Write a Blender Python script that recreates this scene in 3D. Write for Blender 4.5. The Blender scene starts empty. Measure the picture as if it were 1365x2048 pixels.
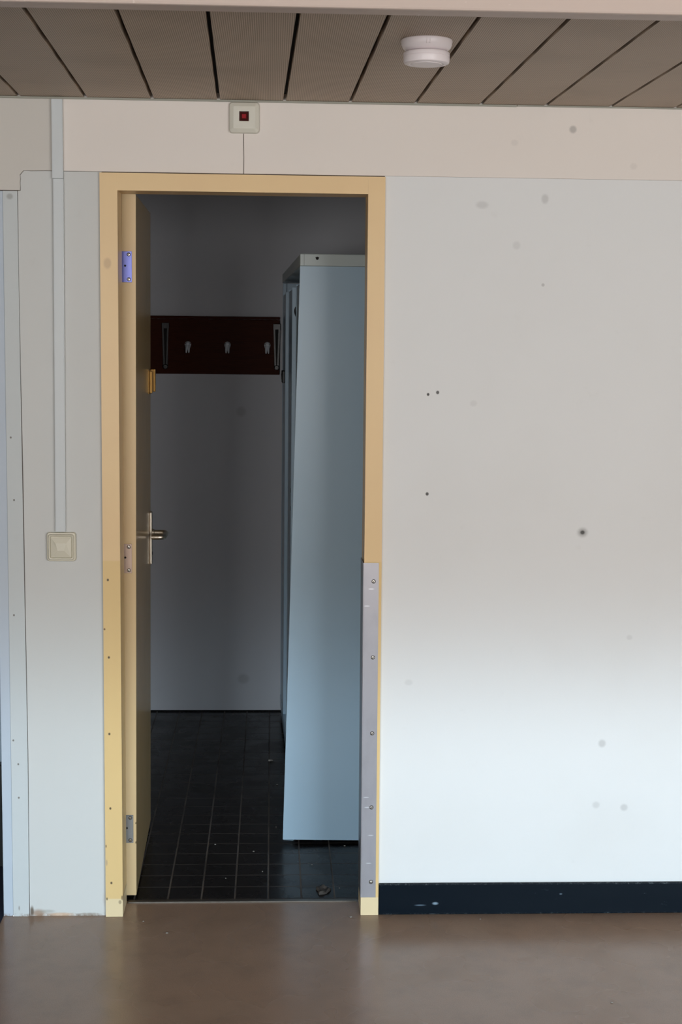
import bpy, bmesh, math, random
from mathutils import Vector, Matrix

random.seed(4)
sc = bpy.context.scene
COL = sc.collection

# ------------------------------------------------------------------ camera
F_PX, YAW, PITCH, ROLL = 3055.1, 0.046, -0.1175, 0.011
CAM = Vector((0.4818, -4.3605, 1.7172))
fw = Vector((math.sin(YAW) * math.cos(PITCH), math.cos(YAW) * math.cos(PITCH), math.sin(PITCH)))
rt0 = fw.cross(Vector((0, 0, 1))).normalized()
up0 = rt0.cross(fw)
rt = rt0 * math.cos(ROLL) + up0 * math.sin(ROLL)
up = -rt0 * math.sin(ROLL) + up0 * math.cos(ROLL)
cd = bpy.data.cameras.new('camera')
cam = bpy.data.objects.new('camera', cd)
COL.objects.link(cam)
M = Matrix((rt, up, -fw)).transposed().to_4x4()
M.translation = CAM
cam.matrix_world = M
cd.sensor_fit = 'VERTICAL'
cd.sensor_height = 36.0
cd.lens = F_PX * 36.0 / 2048.0
cd.clip_start = 0.05
sc.camera = cam

# ------------------------------------------------------------------ world: overcast sky over a skyline
SKY = (0.71, 0.86, 0.97)
LOW = (1.0, 0.98, 0.97)
SKY_S, LOW_S, TOP_S = 66.0, 14.5, 12.0
w = bpy.data.worlds.new('sky'); sc.world = w; w.use_nodes = True
nt = w.node_tree; nt.nodes.clear()
tc = nt.nodes.new('ShaderNodeTexCoord'); sp = nt.nodes.new('ShaderNodeSeparateXYZ')
mr = nt.nodes.new('ShaderNodeMapRange'); mr.interpolation_type = 'SMOOTHSTEP'
mr.inputs['From Min'].default_value = 0.13; mr.inputs['From Max'].default_value = 0.195
mx = nt.nodes.new('ShaderNodeMix'); mx.data_type = 'RGBA'
mx.inputs['A'].default_value = tuple(c * LOW_S for c in LOW) + (1,)
mx.inputs['B'].default_value = tuple(c * SKY_S for c in SKY) + (1,)
bg = nt.nodes.new('ShaderNodeBackground'); ow = nt.nodes.new('ShaderNodeOutputWorld')
nt.links.new(tc.outputs['Generated'], sp.inputs[0]); nt.links.new(sp.outputs['Z'], mr.inputs['Value'])
mr2 = nt.nodes.new('ShaderNodeMapRange'); mr2.interpolation_type = 'SMOOTHSTEP'
mr2.inputs['From Min'].default_value = 0.20; mr2.inputs['From Max'].default_value = 0.24
mx2 = nt.nodes.new('ShaderNodeMix'); mx2.data_type = 'RGBA'
mx2.inputs['B'].default_value = tuple(c * TOP_S for c in SKY) + (1,)
nt.links.new(sp.outputs['Z'], mr2.inputs['Value']); nt.links.new(mr2.outputs['Result'], mx2.inputs['Factor'])
nt.links.new(mr.outputs['Result'], mx.inputs['Factor']); nt.links.new(mx.outputs['Result'], mx2.inputs['A']); nt.links.new(mx2.outputs['Result'], bg.inputs['Color'])
nt.links.new(bg.outputs[0], ow.inputs[0])

WINS = [(-1.85, 0.05), (1.5, 4.9)]; WZ0, WZ1 = 0.95, 2.12       # unseen windows; the pier between is shaped to dim the back room
REAR_Y = -6.5
for wx0, wx1 in WINS:
    ld = bpy.data.lights.new('window_portal', 'AREA'); ld.shape = 'RECTANGLE'
    ld.size = wx1 - wx0; ld.size_y = WZ1 - WZ0
    ld.cycles.is_portal = True
    lo = bpy.data.objects.new('window_portal', ld); COL.objects.link(lo)
    lo.location = ((wx0 + wx1) / 2, REAR_Y - 0.16, (WZ0 + WZ1) / 2)
    lo.rotation_euler = (math.radians(90), 0, 0)     # faces +y, into the room

sc.view_settings.view_transform = 'Standard'
sc.view_settings.look = 'None'
sc.view_settings.gamma = 1.0
sc.view_settings.exposure = 0.14
sc.view_settings.use_curve_mapping = False
sc.cycles.use_denoising = True
sc.cycles.max_bounces = 10
sc.cycles.diffuse_bounces = 6

# ------------------------------------------------------------------ material helpers
def srgb(r, g, b):
    f = lambda c: (c / 255 / 12.92) if c / 255 <= 0.04045 else ((c / 255 + 0.055) / 1.055) ** 2.4
    return (f(r), f(g), f(b), 1.0)

class NT:
    """small helper around a principled material's node tree"""
    def __init__(s, name, color, rough=0.5, metal=0.0, spec=0.5, coat=0.0):
        s.m = bpy.data.materials.new(name); s.m.use_nodes = True
        s.t = s.m.node_tree; s.n = s.t.nodes
        s.p = s.n['Principled BSDF']
        s.p.inputs['Base Color'].default_value = color
        s.p.inputs['Roughness'].default_value = rough
        s.p.inputs['Metallic'].default_value = metal
        s.p.inputs['Specular IOR Level'].default_value = spec
        s.p.inputs['Coat Weight'].default_value = coat
        g = s.n.new('ShaderNodeNewGeometry'); s.pos = g.outputs['Position']
        s.color = None; s.base = color
    def link(s, a, b): s.t.links.new(a, b)
    def math(s, op, a, b=None, c=None):
        n = s.n.new('ShaderNodeMath'); n.operation = op
        for i, v in enumerate((a, b, c)):
            if v is None: continue
            if isinstance(v, (int, float)): n.inputs[i].default_value = v
            else: s.link(v, n.inputs[i])
        return n.outputs[0]
    def xyz(s):
        n = s.n.new('ShaderNodeSeparateXYZ'); s.link(s.pos, n.inputs[0]); return n.outputs
    def scaled(s, v):
        n = s.n.new('ShaderNodeVectorMath'); n.operation = 'MULTIPLY'
        s.link(s.pos, n.inputs[0]); n.inputs[1].default_value = v; return n.outputs[0]
    def noise(s, scale, detail=4, rough=0.55, stretch=(1, 1, 1), dist=0.0):
        n = s.n.new('ShaderNodeTexNoise'); s.link(s.scaled(stretch), n.inputs['Vector'])
        n.inputs['Scale'].default_value = scale; n.inputs['Detail'].default_value = detail
        n.inputs['Roughness'].default_value = rough; n.inputs['Distortion'].default_value = dist
        return n.outputs['Fac']
    def ramp(s, v, a, b, lo=0.0, hi=1.0, smooth=True):
        n = s.n.new('ShaderNodeMapRange'); n.interpolation_type = 'SMOOTHSTEP' if smooth else 'LINEAR'
        s.link(v, n.inputs['Value'])
        n.inputs['From Min'].default_value = a; n.inputs['From Max'].default_value = b
        n.inputs['To Min'].default_value = lo; n.inputs['To Max'].default_value = hi
        return n.outputs['Result']
    def mix(s, fac, col):
        n = s.n.new('ShaderNodeMix'); n.data_type = 'RGBA'
        if isinstance(fac, (int, float)): n.inputs['Factor'].default_value = fac
        else: s.link(fac, n.inputs['Factor'])
        if s.color is None: n.inputs['A'].default_value = s.base
        else: s.link(s.color, n.inputs['A'])
        n.inputs['B'].default_value = col
        s.color = n.outputs['Result']; s.link(s.color, s.p.inputs['Base Color'])
    def bump(s, h, strength=0.2, dist=0.01):
        n = s.n.new('ShaderNodeBump'); s.link(h, n.inputs['Height'])
        n.inputs['Strength'].default_value = strength; n.inputs['Distance'].default_value = dist
        s.link(n.outputs[0], s.p.inputs['Normal'])
    def rough(s, v): s.link(v, s.p.inputs['Roughness'])
    def spot(s, x, z, rx, rz, col, k, soft=0.2):
        """one mark at world x,z on a wall"""
        a = s.n.new('ShaderNodeVectorMath'); a.operation = 'SUBTRACT'; s.link(s.pos, a.inputs[0]); a.inputs[1].default_value = (x, 0, z)
        b = s.n.new('ShaderNodeVectorMath'); b.operation = 'MULTIPLY'; s.link(a.outputs[0], b.inputs[0]); b.inputs[1].default_value = (1 / rx, 0, 1 / rz)
        c = s.n.new('ShaderNodeVectorMath'); c.operation = 'LENGTH'; s.link(b.outputs[0], c.inputs[0])
        s.mix(s.ramp(c.outputs['Value'], 1.0, soft, 0.0, k), col)

GREY = srgb(120, 118, 116)
# painted lower panels
SPOTS = [(0.9283, 1.5417, .005, .0055, 40, .95, .5), (0.9555, 1.5476, .006, .0065, 60, .9, .5), (0.9305, 1.2557, .006, .0065, 50, .9, .5),
         (1.3854, 1.1461, .021, .019, 95, .55, .2), (1.3854, 1.1461, .009, .008, 45, .85, .4),
         (1.2503, 2.0959, .014, .018, 120, .28, .4), (1.0718, 2.0766, .024, .014, 125, .22, .4),
         (1.1725, 1.9652, .015, .015, 125, .16, .4), (1.2510, 1.8554, .006, .006, 100, .35, .5), (1.4622, .5180, .015, .016, 110, .30, .4),
         (1.4501, .3309, .015, .014, 110, .20, .4), (1.5342, .3230, .015, .014, 110, .26, .4), (1.0595, 1.5171, .014, .012, 120, .12, .4),
         (0.886, .7015, .016, .012, 120, .12, .4), (1.5335, .8365, .012, .01, 120, .15, .4)]
def wall_paint(name, col, spots=(), base_dirt=True):
    m = NT(name, col, 0.55, spec=0.35)
    m.mix(m.ramp(m.noise(2.2, 3), .45, .8, 0, .10), srgb(190, 186, 178))
    m.mix(m.ramp(m.noise(14, 5, .6), .62, .8, 0, .10), srgb(170, 166, 160))
    if base_dirt:
        x = m.xyz()
        edge = m.ramp(x[2], 0.012, 0.0, 0, 1)
        n = m.ramp(m.noise(60, 5, .7), .42, .58, 0, .8)
        m.mix(m.math('MULTIPLY', edge, n), srgb(120, 98, 80))
    for s_ in spots:
        m.spot(s_[0], s_[1], s_[2], s_[3], srgb(s_[4], s_[4] - 2, s_[4] - 4), s_[5], s_[6])
    m.bump(m.noise(180, 3, .6), .05, .002)
    return m
wp = wall_paint('white_wall_paint', srgb(222, 224, 224), SPOTS)
M_WALL = wp.m
wl = wall_paint('shaded_left_wall_paint', srgb(203, 205, 203))  # light falling off to the left is darkened into this base colour
# torn paint and plaster where the skirting has gone, at the foot of the left strip
for (x, z, rx, rz, c, k) in [(-.196, .008, .028, .017, (150, 120, 95), .75), (-.13, .004, .05, .008, (206, 176, 148), .8), (-.215, .014, .008, .022, (96, 80, 66), .9),
                             (-.17, .014, .03, .007, (150, 150, 142), .5), (-.05, .004, .05, .006, (150, 140, 128), .6), (.0, .05, .012, .03, (180, 170, 160), .3)]:
    wl.spot(x, z, rx, rz, srgb(*c), k, .3)
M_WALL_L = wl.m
cs = wall_paint('casing_paint', srgb(196, 202, 203))  # base colour also darkened for the light fading leftwards
for (x, z) in [(-.2486, .4592), (-.2485, .3589), (-.262, .53), (-.255, .8987), (-.2567, 1.4093), (-.25, 1.2312)]:
    cs.spot(x, z, .0035, .004, srgb(90, 80, 70), .8, .5)
cs.spot(-.252, .025, .003, .01, srgb(110, 100, 92), .6, .3)
cs.spot(-.2499, 2.0807, .012, .011, srgb(130, 128, 124), .5, .4)
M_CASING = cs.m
M_POST = wall_paint('pale_blue_post_paint', srgb(184, 195, 207)).m
up_ = wall_paint('upper_board_paint', srgb(226, 219, 212), [(1.3245, 2.2893, .014, .014, 110, .45, .4), (1.16, 2.25, .014, .012, 130, .12, .4), (1.5, 2.19, .014, .012, 130, .12, .4)], False)
M_UPPER = up_.m
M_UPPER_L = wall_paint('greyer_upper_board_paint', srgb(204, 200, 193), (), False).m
M_CORE = NT('dark_joint', srgb(88, 76, 66), .9).m
M_BACKROOM = wall_paint('back_room_paint', srgb(204, 205, 210), [(0.345, 1.36, .03, .03, 90, .18, .4), (.36, .15, .035, .03, 90, .22, .4)], False).m
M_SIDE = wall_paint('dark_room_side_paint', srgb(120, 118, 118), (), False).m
M_ROOM = NT('room_paint', srgb(180, 174, 164), .6).m

# brown linoleum
fl = NT('brown_linoleum', srgb(152, 124, 104), .25, spec=.42)
fl.mix(fl.ramp(fl.noise(1.6, 4, .6), .35, .7, 0, .5), srgb(158, 134, 116))
fl.mix(fl.ramp(fl.noise(9, 5, .6), .35, .8, 0, .3), srgb(112, 96, 82))
fl.mix(fl.ramp(fl.noise(420, 2, .6), .4, .7, 0, .22), srgb(84, 72, 62))
fl.rough(fl.ramp(fl.noise(4, 2, .5), .3, .75, .2, .32))
fl.bump(fl.noise(14, 1, .4), .03, .002)
M_FLOOR = fl.m
M_NAVY = NT('navy_carpet', srgb(26, 32, 56), .9).m

# black quarry tiles with grey grout
T0, TP, R0, TR = 0.1743, 0.1016, 0.2283, 0.1012
tl = NT('black_tiles', srgb(20, 17, 17), .25, spec=.14)
X = tl.xyz()
gx = tl.math('ABSOLUTE', tl.math('SUBTRACT', tl.math('FRACT', tl.math('DIVIDE', tl.math('SUBTRACT', X[0], T0 - 10 * TP), TP)), .5))
gy = tl.math('ABSOLUTE', tl.math('SUBTRACT', tl.math('FRACT', tl.math('DIVIDE', tl.math('SUBTRACT', X[1], R0 - 10 * TR), TR)), .5))
lx = tl.ramp(gx, .468, .484, 0, 1); ly = tl.ramp(gy, .470, .484, 0, .7)
tl.mix(tl.ramp(tl.noise(9, 4, .6), .45, .75, 0, .5), srgb(32, 28, 27))
tl.mix(tl.ramp(tl.noise(120, 5, .75, (1, 1, 1)), .66, .72, 0, .35), srgb(120, 112, 104))
wear = tl.ramp(tl.noise(4, 3), .3, .6, .45, 1)
tl.mix(tl.math('MULTIPLY', tl.math('MAXIMUM', lx, ly), wear), srgb(104, 97, 92))
tl.rough(tl.math('ADD', tl.ramp(tl.noise(7, 4, .6), .3, .7, .2, .34), tl.math('MULTIPLY', tl.math('MAXIMUM', lx, ly), .4)))
tl.bump(tl.math('SUBTRACT', 1.0, tl.math('MAXIMUM', lx, ly)), .35, .002)
M_TILE = tl.m

# perforated ceiling planks
ce = NT('perforated_ceiling_metal', srgb(194, 176, 157), .55, spec=.3)
X = ce.xyz()
px_ = ce.math('SUBTRACT', ce.math('FRACT', ce.math('DIVIDE', ce.math('ADD', X[0], 50.0), .0046)), .5)
py_ = ce.math('SUBTRACT', ce.math('FRACT', ce.math('DIVIDE', ce.math('ADD', X[1], 50.0), .0046)), .5)
rr = ce.math('SQRT', ce.math('ADD', ce.math('MULTIPLY', px_, px_), ce.math('MULTIPLY', py_, py_)))
ce.mix(ce.ramp(ce.noise(3, 3), .4, .8, 0, .3), srgb(150, 136, 120))
ce.mix(ce.ramp(rr, .36, .26, 0, .75), srgb(70, 60, 50))
M_CEIL = ce.m
M_BLACK = NT('black_void', srgb(16, 14, 12), .9).m
M_BEAM = NT('pinkish_beam_paint', srgb(190, 174, 164), .5)
M_BEAM.mix(M_BEAM.ramp(M_BEAM.noise(40, 5, .7), .66, .74, 0, .35), srgb(235, 225, 218)); M_BEAM = M_BEAM.m
M_ANGLE = NT('greenish_edge_strip', srgb(150, 150, 138), .5).m

# yellow paint
def yellow(name, spots=(), unfaded=True, base=(226, 196, 147)):
    m = NT(name, srgb(*base), .38, spec=.4)
    m.mix(m.ramp(m.noise(3, 3), .4, .75, 0, .35), srgb(base[0] - 4, base[1] - 10, base[2] - 6))
    if unfaded:
        x = m.xyz()
        m.mix(m.ramp(x[2], 1.062, 1.056, 0, .75), srgb(218, 188, 128))
        m.mix(m.ramp(x[2], .057, .053, 0, .9), srgb(224, 206, 168))
    m.mix(m.ramp(m.noise(45, 5, .75), .70, .76, 0, .25), srgb(150, 124, 96))
    for (x, z, rx, rz, c, k) in spots: m.spot(x, z, rx, rz, srgb(*c), k, .45)
    m.bump(m.noise(90, 3, .5), .05, .002)
    return m.m
FS = [(.0150, 1.0035), (.0163, .7774), (.0162, .5514), (.0176, .3288), (.0190, .1035)]
fs = [(x, z, .0042, .005, (70, 55, 40), .95) for x, z in FS]
fs += [(.0045, .215, .003, .006, (110, 84, 60), .7), (.006, .165, .003, .012, (160, 140, 130), .6), (.006, .055, .003, .006, (80, 66, 50), .8), (.05, .058, .003, .01, (90, 70, 50), .8),
       (.0045, .86, .0035, .004, (96, 60, 40), .9), (.044, .045, .006, .008, (120, 100, 78), .6), (.02, 1.90, .014, .02, (150, 118, 96), .35)]
M_YEL = yellow('yellow_frame_paint', fs)
M_LEAF_EDGE = yellow('yellow_door_paint', [(.0795, .24, .003, .004, (70, 50, 36), .8), (.0795, .18, .003, .005, (70, 50, 36), .8)], False, (210, 185, 142))
lf = NT('shaded_yellow_door_face', srgb(186, 160, 116), .22, spec=.5)  # door yellow taken darker: shade on the face is put into the colour
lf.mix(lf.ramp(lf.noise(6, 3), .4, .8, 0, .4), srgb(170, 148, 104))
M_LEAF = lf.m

# metals
def metal(name, col, rough=.35, brushed=None, scratch=True):
    m = NT(name, col, rough, 1.0)
    if brushed: m.rough(m.ramp(m.noise(*brushed), .3, .7, rough - .08, rough + .12))
    if scratch: m.mix(m.ramp(m.noise(50, 5, .8, (1, 1, .5)), .64, .72, 0, .5), tuple(min(1, c * 1.35) for c in col[:3]) + (1,))
    return m.m
st = NT('brushed_stainless_steel', srgb(156, 154, 158), .38, 1.0)
st.mix(st.ramp(st.noise(30, 4, .6, (1, 1, .4)), .4, .8, 0, .25), srgb(128, 127, 132))
for (x, z) in [(.772, .98), (.76, .93), (.765, .36), (.775, .16), (.768, .33), (.78, .245)]: st.spot(x, z, .011, .0022, srgb(215, 216, 222), .6, .4)
M_STEEL = st.m
M_SCREW = metal('screw_steel', srgb(190, 184, 176), .3, None, False)
M_CHROME = NT('worn_chrome', srgb(244, 249, 255), .3, .1, spec=.9, coat=.6).m
M_DULL = metal('dull_chrome', srgb(66, 66, 66), .4, None, False)
M_SATIN = metal('satin_nickel', srgb(226, 216, 200), .36, None, False)
M_BRASS = metal('brass', srgb(150, 116, 66), .35, None, False)
M_ZBLUE = NT('blue_reflection_zinc', srgb(116, 122, 190), .35, .55).m  # bluish reflection on the top hinge painted in as base colour
M_ZPINK = NT('pink_reflection_zinc', srgb(182, 160, 146), .4, .6).m  # pinkish reflection on the middle hinge painted into its colour
M_ZGREY = NT('grey_zinc', srgb(140, 140, 140), .45, .6).m
M_HOLE = NT('dark_hole', srgb(20, 17, 14), .8).m
M_ALU = metal('worn_aluminium', srgb(120, 112, 104), .45)

# plastics
M_CREAM = NT('aged_cream_plastic', srgb(208, 204, 186), .35).m
M_OFFW = NT('offwhite_plastic', srgb(210, 208, 196), .35).m
M_DUCT = NT('grey_white_duct_plastic', srgb(200, 206, 208), .45).m
M_DET = NT('white_detector_plastic', srgb(236, 228, 230), .35).m
M_RED = NT('red_lens', srgb(150, 20, 34), .12, coat=.6).m
M_RED2 = NT('dark_red_lens', srgb(60, 6, 10), .12, coat=.6).m
# wood, locker
wd = NT('dark_red_brown_wood', srgb(66, 28, 12), .45, spec=.05)
wd.mix(wd.ramp(wd.noise(10, 5, .6, (1, 1, 12), 1.5), .4, .7, 0, .5), srgb(44, 18, 8))
M_WOOD = wd.m
lk = NT('blue_grey_locker_enamel', srgb(170, 196, 214), .30, spec=.5)
lk.mix(lk.ramp(lk.noise(4, 4, .6), .45, .8, 0, .25), srgb(158, 182, 198))
lk.mix(lk.ramp(lk.noise(90, 5, .75, (1, 1, .6)), .70, .75, 0, .4), srgb(205, 215, 222))
M_LOCK = lk.m
M_CAP = NT('pale_grey_locker_cap', srgb(186, 196, 194), .35).m
M_RUB = NT('black_plastic', srgb(18, 18, 20), .4).m
bb = NT('navy_black_skirting', srgb(8, 18, 27), .35, spec=.08)
bb.mix(bb.ramp(bb.noise(50, 6, .8, (.35, 1, 1)), .66, .74, 0, .45), srgb(120, 140, 155))
X = bb.xyz()
bb.mix(bb.math('MULTIPLY', bb.math('MAXIMUM', bb.ramp(X[2], .008, .0, 0, 1), bb.ramp(X[2], .090, .094, 0, 1)), bb.ramp(bb.noise(90, 5, .8), .5, .66, 0, .6)), srgb(110, 118, 122))
bb.spot(.975, .035, .012, .006, srgb(150, 175, 192), .7, .2)
bb.spot(.93, .03, .022, .003, srgb(110, 130, 148), .6, .2)
bb.spot(1.35, .062, .006, .003, srgb(130, 150, 165), .6, .2)
M_BASE = bb.m
M_SCRAP = NT('grey_brown_scrap', srgb(70, 65, 61), .7).m
M_CRUMB = NT('pale_grit', srgb(150, 144, 136), .7).m

# ------------------------------------------------------------------ mesh helpers
def obj(name, bm, mats, parent=None, smooth=False):
    me = bpy.data.meshes.new(name)
    bmesh.ops.recalc_face_normals(bm, faces=bm.faces)
    bm.to_mesh(me); bm.free()
    if not isinstance(mats, (list, tuple)): mats = [mats]
    for m in mats: me.materials.append(m)
    if smooth:
        for p in me.polygons: p.use_smooth = True
        me.set_sharp_from_angle(angle=math.radians(38))
    o = bpy.data.objects.new(name, me); COL.objects.link(o)
    if parent is not None:
        o.parent = parent
        o.matrix_parent_inverse = Matrix.Translation(-wloc(parent))
    return o
def wloc(o):
    v = Vector((0, 0, 0))
    while o is not None:
        v += o.location; o = o.parent if o.parent is None else None
    return v
def tag(o, label=None, cat=None, group=None, kind=None):
    if label: o['label'] = label
    if cat: o['category'] = cat
    if group: o['group'] = group
    if kind: o['kind'] = kind
    return o
def thing(name, label, cat, loc, group=None, kind=None):
    o = bpy.data.objects.new(name, None); COL.objects.link(o); o.location = loc; o.empty_display_size = .05
    return tag(o, label, cat, group, kind)

def box(bm, x0, x1, y0, y1, z0, z1, mi=0, bev=0.0, seg=2):
    t = bmesh.new()
    vs = [t.verts.new((x, y, z)) for x in (x0, x1) for y in (y0, y1) for z in (z0, z1)]
    for q in ((0, 1, 3, 2), (4, 6, 7, 5), (0, 4, 5, 1), (2, 3, 7, 6), (0, 2, 6, 4), (1, 5, 7, 3)):
        f = t.faces.new([vs[i] for i in q])
    if bev > 0: bmesh.ops.bevel(t, geom=list(t.edges), offset=bev, segments=seg, affect='EDGES', profile=.5)
    merge(bm, t, mi)
def merge(bm, t, mi=0, mat=None):
    if mat is not None: bmesh.ops.transform(t, matrix=mat, verts=t.verts)
    for f in t.faces: f.material_index = mi
    me = bpy.data.meshes.new('tmp'); t.to_mesh(me); t.free(); bm.from_mesh(me); bpy.data.meshes.remove(me)
def hexa(bm, pts, mi=0):
    """pts: 8 points (bottom 4 ccw, top 4 ccw)"""
    t = bmesh.new(); v = [t.verts.new(p) for p in pts]
    for q in ((0, 1, 2, 3), (4, 5, 6, 7), (0, 1, 5, 4), (1, 2, 6, 5), (2, 3, 7, 6), (3, 0, 4, 7)): t.faces.new([v[i] for i in q])
    bmesh.ops.recalc_face_normals(t, faces=t.faces)
    merge(bm, t, mi)
def prism(bm, poly, y0, y1, mi=0):
    """poly in x,z extruded along y"""
    t = bmesh.new()
    a = [t.verts.new((x, y0, z)) for x, z in poly]; b = [t.verts.new((x, y1, z)) for x, z in poly]
    t.faces.new(a); t.faces.new(b)
    n = len(poly)
    for i in range(n): t.faces.new((a[i], a[(i + 1) % n], b[(i + 1) % n], b[i]))
    bmesh.ops.recalc_face_normals(t, faces=t.faces)
    merge(bm, t, mi)
def rrect(cx, cz, w_, h_, r, n=6):
    pts = []
    for (sx, sz, a0) in ((1, 1, 0), (-1, 1, 90), (-1, -1, 180), (1, -1, 270)):
        for i in range(n + 1):
            a = math.radians(a0 + 90 * i / n)
            pts.append((cx + sx * (w_ / 2 - r) + r * math.cos(a), cz + sz * (h_ / 2 - r) + r * math.sin(a)))
    return pts
def loft(bm, rings, mi=0, cap0=True, cap1=True):
    """rings: list of lists of 3D points, all same length"""
    t = bmesh.new(); R = [[t.verts.new(p) for p in r] for r in rings]; n = len(R[0])
    for a, b in zip(R, R[1:]):
        for i in range(n): t.faces.new((a[i], a[(i + 1) % n], b[(i + 1) % n], b[i]))
    if cap0: t.faces.new(R[0][::-1])
    if cap1: t.faces.new(R[-1])
    merge(bm, t, mi)
def lathe(bm, prof, c, axis='z', n=32, mi=0):
    """prof: (radius, height) list; c centre"""
    rings = []
    for r, h in prof:
        r = max(r, 1e-5); ring = []
        for i in range(n):
            a = 2 * math.pi * i / n
            if axis == 'z': ring.append((c[0] + r * math.cos(a), c[1] + r * math.sin(a), c[2] + h))
            elif axis == 'y': ring.append((c[0] + r * math.cos(a), c[1] + h, c[2] + r * math.sin(a)))
            else: ring.append((c[0] + h, c[1] + r * math.cos(a), c[2] + r * math.sin(a)))
        rings.append(ring)
    loft(bm, rings, mi)
def tube(bm, path, r, n=12, mi=0, flat=1.0):
    pts = [Vector(p) for p in path]; rings = []
    rs = r if isinstance(r, (list, tuple)) else [r] * len(pts)
    prev = None
    for i, p in enumerate(pts):
        d = (pts[min(i + 1, len(pts) - 1)] - pts[max(i - 1, 0)]).normalized()
        if prev is None:
            a = d.cross(Vector((0, 0, 1)));
            if a.length < .1: a = d.cross(Vector((1, 0, 0)))
            a.normalize()
        else:
            a = (prev - d * prev.dot(d)).normalized()
        prev = a; b = d.cross(a)
        rings.append([tuple(p + a * (rs[i] * math.cos(t)) + b * (rs[i] * flat * math.sin(t))) for t in [2 * math.pi * k / n for k in range(n)]])
    loft(bm, rings, mi)
def bez(p0, p1, p2, n=6):
    p0, p1, p2 = Vector(p0), Vector(p1), Vector(p2)
    return [tuple(p0 * (1 - t) ** 2 + p1 * 2 * t * (1 - t) + p2 * t * t) for t in [i / n for i in range(n + 1)]]

# ------------------------------------------------------------------ the setting
CZ = 2.3536                      # ceiling height
TOPW = 2.4                       # walls run up behind the ceiling planks
WT = 0.11                        # thickness of the wall with the door
XR, XL = 5.2, -2.0               # side walls of the front room
OX0, OX1, OZ = 0.0, 0.8, 2.149   # hole in the wall taken by the door frame
LX = -0.2965                     # left end of the wall

def lo_(name, bm, mats, label, cat='wall', **k):
    o = obj(name, bm, mats, **k); tag(o, label, cat, kind='structure'); return o

# wall with the door: dark core, painted boards in front
bm = bmesh.new()
def core(x0, x1, z0, z1): box(bm, x0, x1, .003, WT, z0, z1, 3)
core(LX + .001, OX0, 0, TOPW); core(OX1, XR, 0, TOPW); core(OX0, OX1, OZ, TOPW)
core(XL, LX + .001, 2.097, TOPW)
# right lower panel
prism(bm, [(OX1 - .004, 0), (XR, 0), (XR, 2.1518), (OX1 - .004, 2.1524)], 0, .004, 0)
# left lower panel with its ragged top corner
ragged = [(-.2212, .0), (-.2208, .25), (-.2198, .5), (-.2220, .9), (-.2235, 1.3), (-.2262, 1.6), (-.2276, 1.80), (-.2278, 1.93), (-.2276, 2.0965),
          (-.2200, 2.0970), (-.2195, 2.1070), (-.2205, 2.1190), (-.2190, 2.1300), (-.2203, 2.1395), (-.2160, 2.1450), (-.2100, 2.1516), (-.1900, 2.1506), (-.1500, 2.1516)]
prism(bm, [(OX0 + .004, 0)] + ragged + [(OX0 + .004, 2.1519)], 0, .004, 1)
# upper boards
off = .0014
prism(bm, [(-.1150, 2.1530), (.3985, 2.1530), (.3988, 2.20), (.3978, 2.24), (.3985, TOPW), (-.1150, TOPW)], 0, .004, 2)
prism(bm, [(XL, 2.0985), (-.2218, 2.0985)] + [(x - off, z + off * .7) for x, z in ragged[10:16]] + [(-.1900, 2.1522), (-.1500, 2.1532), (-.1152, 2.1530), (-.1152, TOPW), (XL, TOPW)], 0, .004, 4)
prism(bm, [(.4005, 2.1530), (XR, 2.1524), (XR, TOPW), (.4002, TOPW), (.3998, 2.24), (.4006, 2.20)], 0, .004, 2)
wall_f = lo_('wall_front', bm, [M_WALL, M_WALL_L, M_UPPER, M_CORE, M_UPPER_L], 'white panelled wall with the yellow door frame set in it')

# casing strip and post at the left end of the wall
bm = bmesh.new()
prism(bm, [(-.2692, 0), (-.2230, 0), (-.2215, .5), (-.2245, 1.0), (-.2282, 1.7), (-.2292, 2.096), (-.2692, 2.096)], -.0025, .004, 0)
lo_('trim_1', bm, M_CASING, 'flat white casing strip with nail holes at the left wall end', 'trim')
bm = bmesh.new(); box(bm, LX - .001, -.2697, -.001, WT + .002, 0, 2.096, 0, .001, 1)
lo_('trim_2', bm, M_POST, 'pale blue-white post at the left end of the wall', 'trim')

# floors
bm = bmesh.new(); box(bm, -.298, XR, REAR_Y, 0.0, -.05, 0); box(bm, OX0 - .0, OX1, 0.0, .1135, -.05, 0)
fl_o = lo_('floor', bm, M_FLOOR, 'brown mottled linoleum floor', 'floor')
bm = bmesh.new(); box(bm, XL, -.299, REAR_Y, 2.5, -.05, -.003)
lo_('floor', bm, M_NAVY, 'navy blue floor beyond the left wall end', 'floor')
bm = bmesh.new(); box(bm, -.28, 1.25, .1145, 2.46, -.05, .0)
lo_('floor', bm, M_TILE, 'black tiled floor of the room behind the door', 'floor')

# back room
BY = 2.438
bm = bmesh.new(); box(bm, -.29, 1.25, BY, BY + .08, 0, TOPW); lo_('wall_back', bm, M_BACKROOM, 'grey white back wall of the dark room')
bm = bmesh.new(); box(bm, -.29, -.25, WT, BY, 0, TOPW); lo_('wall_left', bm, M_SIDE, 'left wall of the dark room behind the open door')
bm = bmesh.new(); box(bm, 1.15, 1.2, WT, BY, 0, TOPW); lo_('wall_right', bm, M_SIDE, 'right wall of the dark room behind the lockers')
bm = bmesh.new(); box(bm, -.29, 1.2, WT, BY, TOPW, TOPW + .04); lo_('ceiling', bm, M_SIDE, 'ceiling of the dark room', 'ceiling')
# thin black joint at the foot of the back wall
bm = bmesh.new(); box(bm, -.25, 1.15, BY - .006, BY, 0, .006); lo_('baseboard_back', bm, M_BLACK, 'thin dark joint at the foot of the back wall', 'baseboard')

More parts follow.
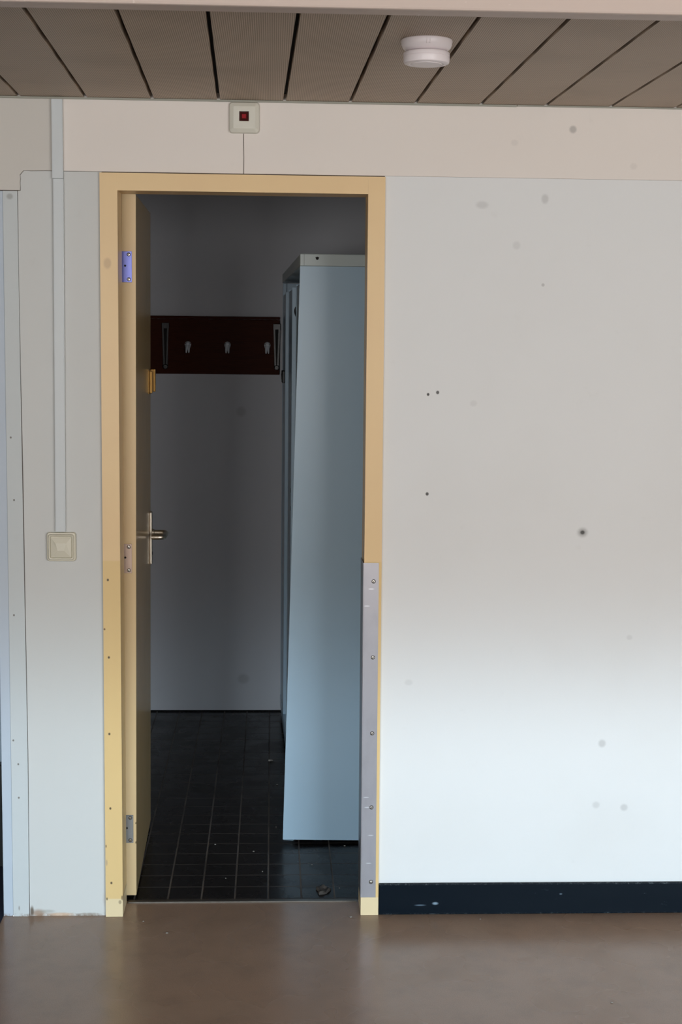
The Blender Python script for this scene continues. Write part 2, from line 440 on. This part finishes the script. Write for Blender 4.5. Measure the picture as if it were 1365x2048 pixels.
# space to the left of the wall end
bm = bmesh.new(); box(bm, XL, -.29, 2.46, 2.5, 0, TOPW); lo_('wall_left_passage', bm, M_ROOM, 'far wall of the passage at the left edge')
bm = bmesh.new(); box(bm, XL, -.299, .42, .46, -.003, .335, 0, .004, 1)
tag(obj('plinth', bm, M_RUB), 'low black plinth just visible at the extreme left edge of the photo', 'plinth')
bm = bmesh.new(); box(bm, XL, -.299, .461, .49, -.003, TOPW); lo_('wall_passage', bm, NT('passage_paint', srgb(150, 166, 178), .6).m, 'grey blue wall above the black plinth at the left edge')
bm = bmesh.new(); box(bm, XL, -.29, WT, 2.5, TOPW, TOPW + .04); lo_('ceiling', bm, M_ROOM, 'ceiling of the passage', 'ceiling')

# rest of the front room, behind and beside the camera
bm = bmesh.new(); box(bm, XR, XR + .1, REAR_Y, WT, -.05, TOPW + .1); lo_('wall_right', bm, M_ROOM, 'right wall of the front room')
bm = bmesh.new(); box(bm, XL - .1, XL, REAR_Y, 2.5, -.05, TOPW + .1); lo_('wall_left', bm, M_ROOM, 'left wall of the front room')
bm = bmesh.new(); z0, z1 = WZ0, WZ1
for a, b, c, d in ((XL, XR, -.05, z0), (XL, XR, z1, TOPW + .1), (XL, WINS[0][0], z0, z1), (WINS[0][1], WINS[1][0], z0, z1), (WINS[1][1], XR, z0, z1)): box(bm, a, b, REAR_Y - .15, REAR_Y, c, d)
lo_('wall_rear', bm, M_ROOM, 'unseen rear wall with two wide windows, pier between them shaped to dim the dark room')
for wi, (x0, x1) in enumerate(WINS):
    bm = bmesh.new(); n = 2 + wi * 2
    for i in range(n + 1):
        x = x0 + .025 + (x1 - x0 - .05) * i / n; box(bm, x - .025, x + .025, REAR_Y - .09, REAR_Y - .03, z0, z1)
    for z in (z0 + .025, z1 - .025): box(bm, x0, x1, REAR_Y - .09, REAR_Y - .03, z - .025, z + .025)
    lo_('window_%d' % (wi + 1), bm, M_ROOM, ('narrower', 'wider')[wi] + ' white framed window behind the camera', 'window')

# ceiling planks, running away from the wall
bm = bmesh.new()
SK, PX0, PP, GAP = -.0161, -.0375, .1833, .0095
y0, y1 = -.0005, REAR_Y
for k in range(-9, 29):
    xa, xb = PX0 + k * PP + GAP / 2, PX0 + (k + 1) * PP - GAP / 2
    if xb < XL + .02 or xa > XR - .02: continue
    xa, xb = max(xa, XL + .12), min(xb, XR - .005)
    hexa(bm, [(xa + SK * y0, y0, CZ), (xb + SK * y0, y0, CZ), (min(xb + SK * y1, XR - .003), y1, CZ), (xa + SK * y1, y1, CZ),
              (xa + SK * y0, y0, CZ + .018), (xb + SK * y0, y0, CZ + .018), (min(xb + SK * y1, XR - .003), y1, CZ + .018), (xa + SK * y1, y1, CZ + .018)], 0)
box(bm, XL, XR, REAR_Y, -.0005, CZ + .0185, CZ + .04, 1)
lo_('ceiling', bm, [M_CEIL, M_BLACK], 'ceiling of perforated grey brown metal planks', 'ceiling')
bm = bmesh.new(); box(bm, XL, 1.163, -.006, -.0006, CZ - .006, CZ - .0008, 0); box(bm, 1.165, XR, -.006, -.0006, CZ - .0045, CZ - .0008, 0)
lo_('trim_3', bm, M_ANGLE, 'thin greenish edge strip where wall meets ceiling planks', 'trim')
bm = bmesh.new(); box(bm, XL, XR, -1.655, -1.60, 2.2695, CZ - .001, 0, .004, 2)
lo_('trim_4', bm, M_BEAM, 'pinkish white beam across the ceiling nearest the camera', 'trim')

# skirting right of the door
bm = bmesh.new()
box(bm, .8065, XR, -.012, 0, .0005, .0955, 0, .003, 2)
lo_('baseboard_right', bm, M_BASE, 'scuffed navy black skirting right of the door', 'baseboard')

# threshold strip
bm = bmesh.new()
prism(bm, [(.055, 0), (.75, 0), (.75, .0032), (.055, .0032)], .094, .1165, 0)
bmesh.ops.bevel(bm, geom=[e for e in bm.edges if abs(e.verts[0].co.z - .0032) < 1e-4 and abs(e.verts[1].co.z - .0032) < 1e-4], offset=.0028, segments=2, affect='EDGES')
lo_('trim_5', bm, M_ALU, 'thin metal threshold strip between brown floor and black tiles', 'trim')

# ------------------------------------------------------------------ door frame
frame = thing('trim_6', 'yellow painted steel door frame around the open doorway', 'door frame', (.4, 0, 0), kind='structure')
IL, IR, IT = .0500, .7510, 2.1010
def post(name, xo_t, xo_b, xi_t, xi_b):
    bm = bmesh.new(); s = 1 if xi_t > xo_t else -1
    for (ya, yb, zt, dxo, dxi) in ((-.012, -.0002, 2.149, 0, 0), (.0, .105, 2.149, .001 * s, 0)):
        p = [(xo_b + dxo, ya, 0.0005), (xi_b + dxi, ya, 0.0005), (xi_b + dxi, yb, 0.0005), (xo_b + dxo, yb, 0.0005),
             (xo_t + dxo, ya, zt), (xi_t + dxi, ya, zt), (xi_t + dxi, yb, zt), (xo_t + dxo, yb, zt)]
        if s < 0: p = [p[1], p[0], p[3], p[2], p[5], p[4], p[7], p[6]]
        hexa(bm, p)
    return obj(name, bm, M_YEL, frame)
post('left_stile', -.0005, .0023, .0486, .0522)
rs = post('right_stile', .7965, .8055, .7485, .7532)
bm = bmesh.new(); box(bm, .0487, .7484, -.012, -.0002, IT, 2.149); box(bm, .0487, .7484, .0, .105, IT + .0005, 2.148)
obj('head', bm, M_YEL, frame)
# steel kick plate wrapped round the right stile
bm = bmesh.new()
hexa(bm, [(.7520, -.0136, .0555), (.7968, -.0136, .0555), (.7968, -.0121, .0555), (.7520, -.0121, .0555),
          (.7477, -.0136, 1.0562), (.7930, -.0136, 1.0562), (.7930, -.0121, 1.0562), (.7477, -.0121, 1.0562)])
hexa(bm, [(.7515, -.0136, .0555), (.7530, -.0136, .0555), (.7530, .095, .0555), (.7515, .095, .0555),
          (.7472, -.0136, 1.0562), (.7487, -.0136, 1.0562), (.7487, .095, 1.0562), (.7472, .095, 1.0562)])
kp = obj('kick_plate', bm, M_STEEL, rs); tag(kp, 'brushed steel protection plate screwed to the right stile')
def screw(parent, x, y, z, r=.0042, axis='y', mat=None, ang=.6, s=-1):
    bm = bmesh.new()
    lathe(bm, [(r * 1.22, s * -.0002), (r * 1.22, s * .0002)], (x, y, z), axis, 14, 1)
    lathe(bm, [(r, 0), (r, s * .0004), (r * .8, s * .0013), (0, s * .0017)], (x, y, z), axis, 14, 0)
    ca, sa = math.cos(ang), math.sin(ang)
    hw = r * .14
    t = bmesh.new()
    pts = [(-r * .85, -hw), (r * .85, -hw), (r * .85, hw), (-r * .85, hw)]
    v = []
    for yy in (y + s * .0010, y + s * .0019):
        v.append([(x + a * ca - b * sa, yy, z + a * sa + b * ca) for a, b in pts])
    t.free(); loft(bm, v, 1)
    return obj('screw', bm, [mat or M_SCREW, M_HOLE], parent)
KP = [(.7785, 1.0022), (.7794, .7788), (.7802, .5527), (.7810, .3299), (.7825, .1030)]
scr = [screw(rs, x, -.0137, z, .0050, ang=1.0 - .2 * i) for i, (x, z) in enumerate(KP)]

# ------------------------------------------------------------------ door leaf, opened into the dark room
HY, FY = .122, .842
door = thing('door_1', 'yellow door standing wide open into the dark room', 'door', (.06, HY, 0), kind='structure')
bm = bmesh.new()
zb, zt = .0145, 2.1035
hexa(bm, [(.0385, HY, zb), (.0800, HY, zb), (.0665, FY, zb), (.0250, FY, zb),
          (.0465, HY, zt), (.0880, HY, zt), (.0735, FY, zt), (.0320, FY, zt)], 0)
bmesh.ops.bevel(bm, geom=list(bm.edges), offset=.0015, segments=2, affect='EDGES')
bm.normal_update()
for f in bm.faces:
    if f.normal.x > .8: f.material_index = 1
leaf = obj('door_leaf', bm, [M_LEAF_EDGE, M_LEAF], door)
def leaf_x(y, z):   # x of the visible face
    t = (y - HY) / (FY - HY); s = (z - zb) / (zt - zb)
    return (.0800 + .0080 * s) * (1 - t) + (.0665 + .0070 * s) * t
for (z0_, z1_, m_, dx, lab) in ((1.852, 1.9405, M_ZBLUE, .0012, 'hinge plate tinted with a blue-violet reflection'), (1.002, 1.0895, M_ZPINK, -.0030, 'grey hinge plate tinted with a pinkish reflection'), (.179, .266, M_ZGREY, -.0030, 'dull grey hinge plate')):
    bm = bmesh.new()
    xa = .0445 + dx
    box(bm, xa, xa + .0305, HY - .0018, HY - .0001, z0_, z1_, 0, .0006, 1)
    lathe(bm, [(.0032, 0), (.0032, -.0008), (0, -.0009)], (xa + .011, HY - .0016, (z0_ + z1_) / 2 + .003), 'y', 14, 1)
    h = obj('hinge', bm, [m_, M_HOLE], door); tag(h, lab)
    for zz, an in ((z1_ - .009, .9), (z0_ + .009, 1.1)): screw(h, xa + .0215, HY - .0019, zz, .0046, ang=an)

# lever handle on its plate
hy = .785; hz = 1.036; hx = leaf_x(hy, hz)
bm = bmesh.new()
box(bm, hx + .0001, hx + .009, hy - .019, hy + .019, .929, 1.107, 0, .0025, 2)
hp = obj('handle_plate', bm, M_SATIN, door)
bm = bmesh.new()
path = [(hx + .006, hy, hz), (hx + .028, hy, hz)] + bez((hx + .040, hy, hz), (hx + .056, hy, hz), (hx + .056, hy - .018, hz), 6) + [(hx + .056, hy - .05, hz), (hx + .056, hy - .09, hz)] \
    + bez((hx + .056, hy - .100, hz), (hx + .056, hy - .120, hz), (hx + .038, hy - .120, hz), 6) + [(hx + .016, hy - .120, hz)]
tube(bm, path, [.0085] * len(path), 16, 0)
lathe(bm, [(.012, 0), (.012, .006), (.0095, .008)], (hx + .0088, hy, hz), 'x', 20, 0)
obj('lever', bm, M_SATIN, hp, True)
bm = bmesh.new()   # key hole collar
lathe(bm, [(.006, 0), (.006, .001), (.004, .0012)], (hx + .0089, hy, .965), 'x', 16, 0)
obj('keyhole', bm, M_HOLE, hp)
# brass catch
by_, bz0, bz1 = .765, 1.505, 1.583
bx = leaf_x(by_, 1.54)
bm = bmesh.new()
box(bm, bx + .0001, bx + .0035, by_ - .040, by_ + .040, bz0, bz1, 0, .001, 1)
box(bm, bx + .0030, bx + .0125, by_ - .034, by_ - .014, bz0 + .002, bz1 - .002, 0, .002, 2)
box(bm, bx + .0030, bx + .0200, by_ + .010, by_ + .030, bz0 + .006, bz1 + .004, 0, .002, 2)
tag(obj('catch', bm, M_BRASS, door), 'brass catch high on the door')

# ------------------------------------------------------------------ coat rack on the back wall
RY = BY - .022
rack = thing('coat_rack', 'dark red-brown wooden coat rack board on the back wall', 'coat rack', (.24, BY - .001, 1.5))
bm = bmesh.new(); box(bm, -.16, .515, RY, BY - .0005, 1.5250, 1.765, 0, .002, 1)
box(bm, -.16, .515, RY - .006, BY - .0005, 1.766, 1.778, 0, .002, 1)
obj('backboard', bm, M_WOOD, rack)
def hook(x):
    z = 1.648; y = RY
    bm = bmesh.new()
    # pear shaped back plate
    ring = []
    for i in range(20):
        a = 2 * math.pi * i / 20
        r = .0145 * (1 - .0 * math.sin(a)); zz = math.sin(a) * (.015 if a < math.pi else .026); xx = math.cos(a) * (.0145 if a < math.pi else .0145 * (1 - .25 * abs(math.sin(a))))
        ring.append((xx, zz))
    loft(bm, [[(x + p * s, y + d, z + .006 + q * s) for p, q in ring] for s, d in ((1, 0), (1, -.003), (.82, -.007), (.4, -.009))], 0)
    # double prongs curling out and up
    for s in (-1, 1):
        tube(bm, bez((x + s * .003, y - .006, z + .006), (x + s * .006, y - .026, z - .012), (x + s * .0052, y - .030, z - .030), 8), [.0060, .006, .0057, .0054, .005, .0046, .0042, .0038, .0030], 10)
    lathe(bm, [(.0105, -.004), (.0095, -.010), (.006, -.014), (0, -.0155)], (x, y, z + .008), 'y', 20, 0)
    for s in (-1, 1):
        lathe(bm, [(.0030, 0), (.0030, -.0022), (.002, -.003)], (x + s * .0085, y - .0062, z + .010), 'y', 10, 1)
    h = obj('hook', bm, [M_CHROME, M_HOLE], rack, True); return h
for x in (.1116, .2855, .4605): hook(x)
def bracket(x):
    bm = bmesh.new(); y = RY
    for s in (-1, 1):
        loft(bm, [[(x + s * wt + a, y + b, z) for a, b in ((-.0035, -.001), (.0035, -.001), (.0035, -.010), (-.0035, -.010))] for wt, z in ((.0115, 1.743), (.0110, 1.73), (.0070, 1.60), (.0058, 1.565))], 0)
    box(bm, x - .0165, x + .0165, y - .0045, y - .0003, 1.722, 1.748, 0, .0015, 1)
    box(bm, x - .012, x + .012, y - .003, y - .0003, 1.56, 1.735, 1)
    lathe(bm, [(.0115, -.0003), (.0115, -.010), (.0085, -.0125), (.0045, -.0125), (.004, -.010), (0, -.010)], (x, y, 1.556), 'y', 20, 0)
    return obj('shelf_bracket', bm, [M_DULL, M_HOLE], rack)
for x in (.0135, .5020): bracket(x)

# ------------------------------------------------------------------ row of steel lockers along the right of the dark room
LO = Vector((.5705, .6260, 0)); LD = Vector((-.045, 1.805, 0)).normalized()
ang = math.atan2(-LD.x, LD.y)
LM = Matrix.Translation(LO) @ Matrix.Rotation(ang, 4, 'Z')       # local x: into the wall side, local y: along the row
locker = thing('locker', 'blue-grey steel locker row with its loose end panel facing the doorway', 'locker', (LO.x, LO.y, 0))
NB, BW, DP = 5, .3595, .47
def lobj(name, bm, mats, parent, smooth=False):
    bmesh.ops.transform(bm, matrix=LM, verts=bm.verts); return obj(name, bm, mats, parent, smooth)
bm = bmesh.new()
L = NB * BW
ZB = .035
box(bm, .004, DP, 0, .0015, ZB, 1.924); box(bm, .004, DP, L - .0015, L, ZB, 1.924)
box(bm, DP - .0015, DP, 0, L, ZB, 1.924); box(bm, .004, DP, 0, L, ZB, ZB + .002)
for i in range(NB + 1):
    yc = min(max(i * BW, .009), L - .009)
    box(bm, .002, .018, yc - .009, yc + .009, ZB, 1.878 if i < NB else 1.924, 0, .0012, 1)
    if 0 < i < NB: box(bm, .018, DP, yc - .0007, yc + .0007, ZB, 1.878)
box(bm, .001, .018, 0, L, ZB, ZB + .05, 0, .0012, 1)
for i in range(NB + 1):
    for x in (.08, DP - .03):
        yc = min(max(i * BW, .09), L - .02); box(bm, x - .015, x + .015, yc - .012, yc + .012, 0, ZB)
box(bm, .02, DP - .002, .002, L - .002, 1.60, 1.6015)    # hat shelf inside
carc = lobj('carcass', bm, M_LOCK, locker)
bm = bmesh.new(); box(bm, -.0005, DP + .003, -.005, L + .001, 1.9262, 1.9652, 0, .002, 1)
box(bm, .0125, .0132, -.0057, -.0048, 1.928, 1.9635, 1)
lathe(bm, [(.005, 0), (.005, -.0006)], (.055, -.005, 1.951), 'y', 14, 1)
box(bm, .049, .061, -.0056, -.005, 1.9525, 1.9545, 1)
cap = lobj('top_cap', bm, [M_CAP, M_HOLE], locker); tag(cap, 'paler flat top rim of the locker')
# the end panel has slipped: top right, bottom left
bm = bmesh.new()
W_ = .455
e = .0028
dx = -.0436; dzr = -.0105
BLp, TLp = (dx, .0175), (0.0, 1.9255)
BRp, TRp = (dx + W_, .0175 + dzr), (W_, 1.9255)
pan = []
for yv in (-.0052, -.0024): pan.append([(BLp[0], yv, BLp[1]), (BRp[0], yv, BRp[1]), (TRp[0], yv, TRp[1]), (TLp[0], yv, TLp[1])])
loft(bm, pan)
# folded return down the left edge and along the bottom
loft(bm, [[(BLp[0], -.0050, BLp[1]), (BLp[0] + .0012, -.0050, BLp[1]), (TLp[0] + .0012, -.0050, TLp[1]), (TLp[0], -.0050, TLp[1])],
          [(BLp[0], -.0003, BLp[1] + .01), (BLp[0] + .0012, -.0003, BLp[1] + .01), (TLp[0] + .0012, -.0003, TLp[1]), (TLp[0], -.0003, TLp[1])]])
# bent tab at the lower left corner
loft(bm, [[(dx, -.004, .0176), (dx + .040, -.004, .0170), (dx + .040, -.003, .0185), (dx, -.003, .019)],
          [(dx + .004, .010, .010), (dx + .034, .008, .008), (dx + .034, .009, .010), (dx + .004, .011, .012)]])
lobj('end_panel', bm, M_LOCK, locker)
for i in (0, 2, 4):
    bm = bmesh.new()
    ya, yb = i * BW + .011, (i + 1) * BW - .011
    if i == 4: ya += .004
    box(bm, .0035, .0165, ya, yb, ZB + .055, 1.872, 0, .0015, 1)
    if i == 2:
        for z in (1.118, 1.050): box(bm, .0028, .0036, ya + .012, ya + .055, z - .008, z + .008, 1)
    d = lobj('door', bm, [M_LOCK, M_HOLE], locker)
    bm = bmesh.new(); yh = ya + (.02 if i == 4 else .22); zh = 1.525 if i == 4 else 1.20
    box(bm, -.009, .0034, yh, yh + .11, zh - .026, zh + .026, 0, .003, 2)
    box(bm, -.0105, -.0085, yh + .015, yh + .095, zh - .012, zh + .012, 0, .0008, 1)
    if i != 2 and i != 0: lobj('door_handle', bm, M_RUB, d)
    else: bm.free()
bm = bmesh.new(); tube(bm, bez((.014, .400, 1.805), (-.004, .47, 1.80), (.010, .50, 1.77), 6), .004, 8); lathe(bm, [(.007, 0), (.007, .006)], (.003, .50, 1.785), 'x', 12)
lobj('clothes_hook', bm, M_DULL, locker)

# ------------------------------------------------------------------ cable duct, switch, indicator, smoke detector
duct = thing('cable_duct', 'narrow grey white cable duct running from the ceiling down to the light switch', 'cable duct', (-.117, 0, 1.14))
def ductpiece(name, xt, xb, w_, z0_, z1_, d):
    bm = bmesh.new()
    hexa(bm, [(xb, -.0002, z0_), (xb, -d, z0_), (xb + w_, -d, z0_), (xb + w_, -.0002, z0_), (xt, -.0002, z1_), (xt, -d, z1_), (xt + w_, -d, z1_), (xt + w_, -.0002, z1_)])
    bmesh.ops.bevel(bm, geom=[e_ for e_ in bm.edges if abs(e_.verts[0].co.z - e_.verts[1].co.z) > .05], offset=.0018, segments=2, affect='EDGES')
    return obj(name, bm, M_DUCT, duct)
ductpiece('upper_cover', -.1308, -.1306, .0302, 2.1306, 2.3455, .0165)
ductpiece('lower_cover', -.1285, -.1325, .0285, 1.1425, 2.1298, .0140)

sw = thing('light_switch', 'cream square light switch at the foot of the cable duct', 'light switch', (-.1165, 0, 1.0985))
cx, cz = -.1165, 1.0985
def rring(s, y, r, c=(cx, cz)): return [(x, y, z) for x, z in rrect(c[0], c[1], s, s, r)]
bm = bmesh.new()
loft(bm, [rring(.083, -.0003, .008), rring(.083, -.010, .008), rring(.080, -.013, .008), rring(.074, -.0135, .007), rring(.073, -.0175, .006), rring(.069, -.0205, .006), rring(.064, -.0200, .005), rring(.0595, -.0150, .003)], 0)
obj('switch_frame', bm, M_CREAM, sw, True)
bm = bmesh.new()
sq = lambda s, y, dz=0: [(cx + a * s / 2, y, cz - .001 + dz + b * s / 2) for a, b in ((1, 1), (-1, 1), (-1, -1), (1, -1))]
loft(bm, [sq(.0570, -.0150), sq(.0570, -.0190), [(cx + a * .027, -.0235, cz + .0015 + b * (.010 if b > 0 else .014)) for a, b in ((.55, 1), (-.55, 1), (-.35, -.8), (.35, -.8))]], 0)
obj('rocker', bm, M_CREAM, sw)

ind = thing('indicator_lamp', 'square off-white alarm indicator with red lens above the door frame', 'indicator lamp', (.4010, 0, 2.305))
ic = (.4010, 2.3045)
def iring(s, y, r): return [(x, y, z) for x, z in rrect(ic[0], ic[1], s, s, r)]
def sring(s, y):
    pts = rrect(ic[0] - .0008, ic[1] + .0035, s, s, .0006); return [(x, y, z) for x, z in pts]
bm = bmesh.new()
loft(bm, [iring(.0845, -.0003, .010), iring(.0845, -.008, .010), iring(.080, -.0125, .008), iring(.060, -.0175, .003), sring(.030, -.0178), sring(.027, -.0175), sring(.026, -.010)], 0)
obj('housing', bm, M_OFFW, ind)
bm = bmesh.new()
def s4(s, y, dz=0): return [(ic[0] - .0008 + a * s / 2, y, ic[1] + .0035 + dz + b * s / 2) for a, b in ((1, 1), (-1, 1), (-1, -1), (1, -1))]
loft(bm, [s4(.0252, -.0102), s4(.0250, -.0122), s4(.012, -.0150)], 1, True, False)
loft(bm, [s4(.012, -.0149), s4(.010, -.0158)], 0)
obj('lens', bm, [M_RED, M_RED2], ind)

det = thing('smoke_detector', 'round white smoke detector under the perforated ceiling', 'smoke detector', (.8165, -.93, CZ))
dc = (.8165, -.930, CZ)
bm = bmesh.new()
lathe(bm, [(.0545, -.0002), (.0562, -.002), (.0564, -.006), (.0550, -.0120), (.0525, -.0180), (.0490, -.0215), (.0450, -.0240), (.030, -.0245)], dc, 'z', 48)
obj('base_ring', bm, M_DET, det, True)
bm = bmesh.new()
lathe(bm, [(.030, -.0240), (.0465, -.0262), (.0500, -.0285), (.0508, -.0310), (.0508, -.0355), (.0500, -.0362), (.0508, -.0370), (.0505, -.0470), (.0490, -.0505), (.0460, -.0520), (.0380, -.0525), (.0370, -.0515), (.034, -.0515), (.033, -.0530), (.0, -.0545)], dc, 'z', 48)
obj('sensor_head', bm, M_DET, det, True)
bm = bmesh.new()
for k in range(2): box(bm, dc[0] - .006 + k * .007, dc[0] - .004 + k * .007, dc[1] - .0562, dc[1] - .0545, CZ - .017, CZ - .005)
obj('latch_rib', bm, M_DET, det)

# ------------------------------------------------------------------ litter on the floors
def blob(bm, x, y, z, r, n=7, flat=.5):
    t = bmesh.new(); bmesh.ops.create_icosphere(t, subdivisions=2, radius=r)
    for v in t.verts:
        k = 1 + random.uniform(-.28, .28); v.co = Vector((v.co.x * k, v.co.y * k, v.co.z * flat * k))
    lowz = min(v.co.z for v in t.verts)
    merge(bm, t, 0, Matrix.Translation((x, y, z - lowz)))
bm = bmesh.new()      # crumpled scrap: an uneven curled ring
rings = []
for s, h in ((1.0, .0), (1.05, .003), (.86, .0075), (.66, .0060), (.50, .0025)):
    ring = []
    for i in range(18):
        a = 2 * math.pi * i / 18; k = 1 + .16 * math.sin(3 * a + 1) + .10 * math.sin(5 * a) + .05 * math.sin(7 * a + s * 4)
        ring.append((.6485 + .021 * s * k * math.cos(a), .190 + .033 * s * k * math.sin(a), .0003 + h * (1 + .45 * math.sin(4 * a + s * 3))))
    rings.append(ring)
loft(bm, rings)
tag(obj('scrap', bm, M_SCRAP, smooth=True), 'crumpled grey-brown scrap on the black tiles just inside the threshold', 'scrap')
bm = bmesh.new(); blob(bm, .484, 1.622, 0, .009)
tag(obj('pebble', bm, M_CRUMB), 'small pale pebble far back on the black tiles', 'pebble')
def crumb(x, y, r, label, grp):
    bm = bmesh.new(); blob(bm, x, y, 0, r); tag(obj('crumb', bm, M_CRUMB), label, 'crumb', grp)
for (x, y, r) in ((.30, .62, .0028), (.43, .55, .003), (.505, .80, .0022), (.62, .42, .002), (.345, .30, .0022), (.735, .60, .003), (.46, .36, .002), (.70, .21, .0018), (.51, 1.3, .003)):
    crumb(x, y, r, 'tiny speck of grit lying on the black tiles', 'grit on the black tiles')
for (x, y, r) in ((.19, -.14, .0035), (.723, -.03, .004), (.115, -.05, .0025), (1.105, -.05, .0025), (1.37, -.62, .003)):
    crumb(x, y, r, 'tiny pale speck of grit on the brown floor', 'grit on the brown floor')
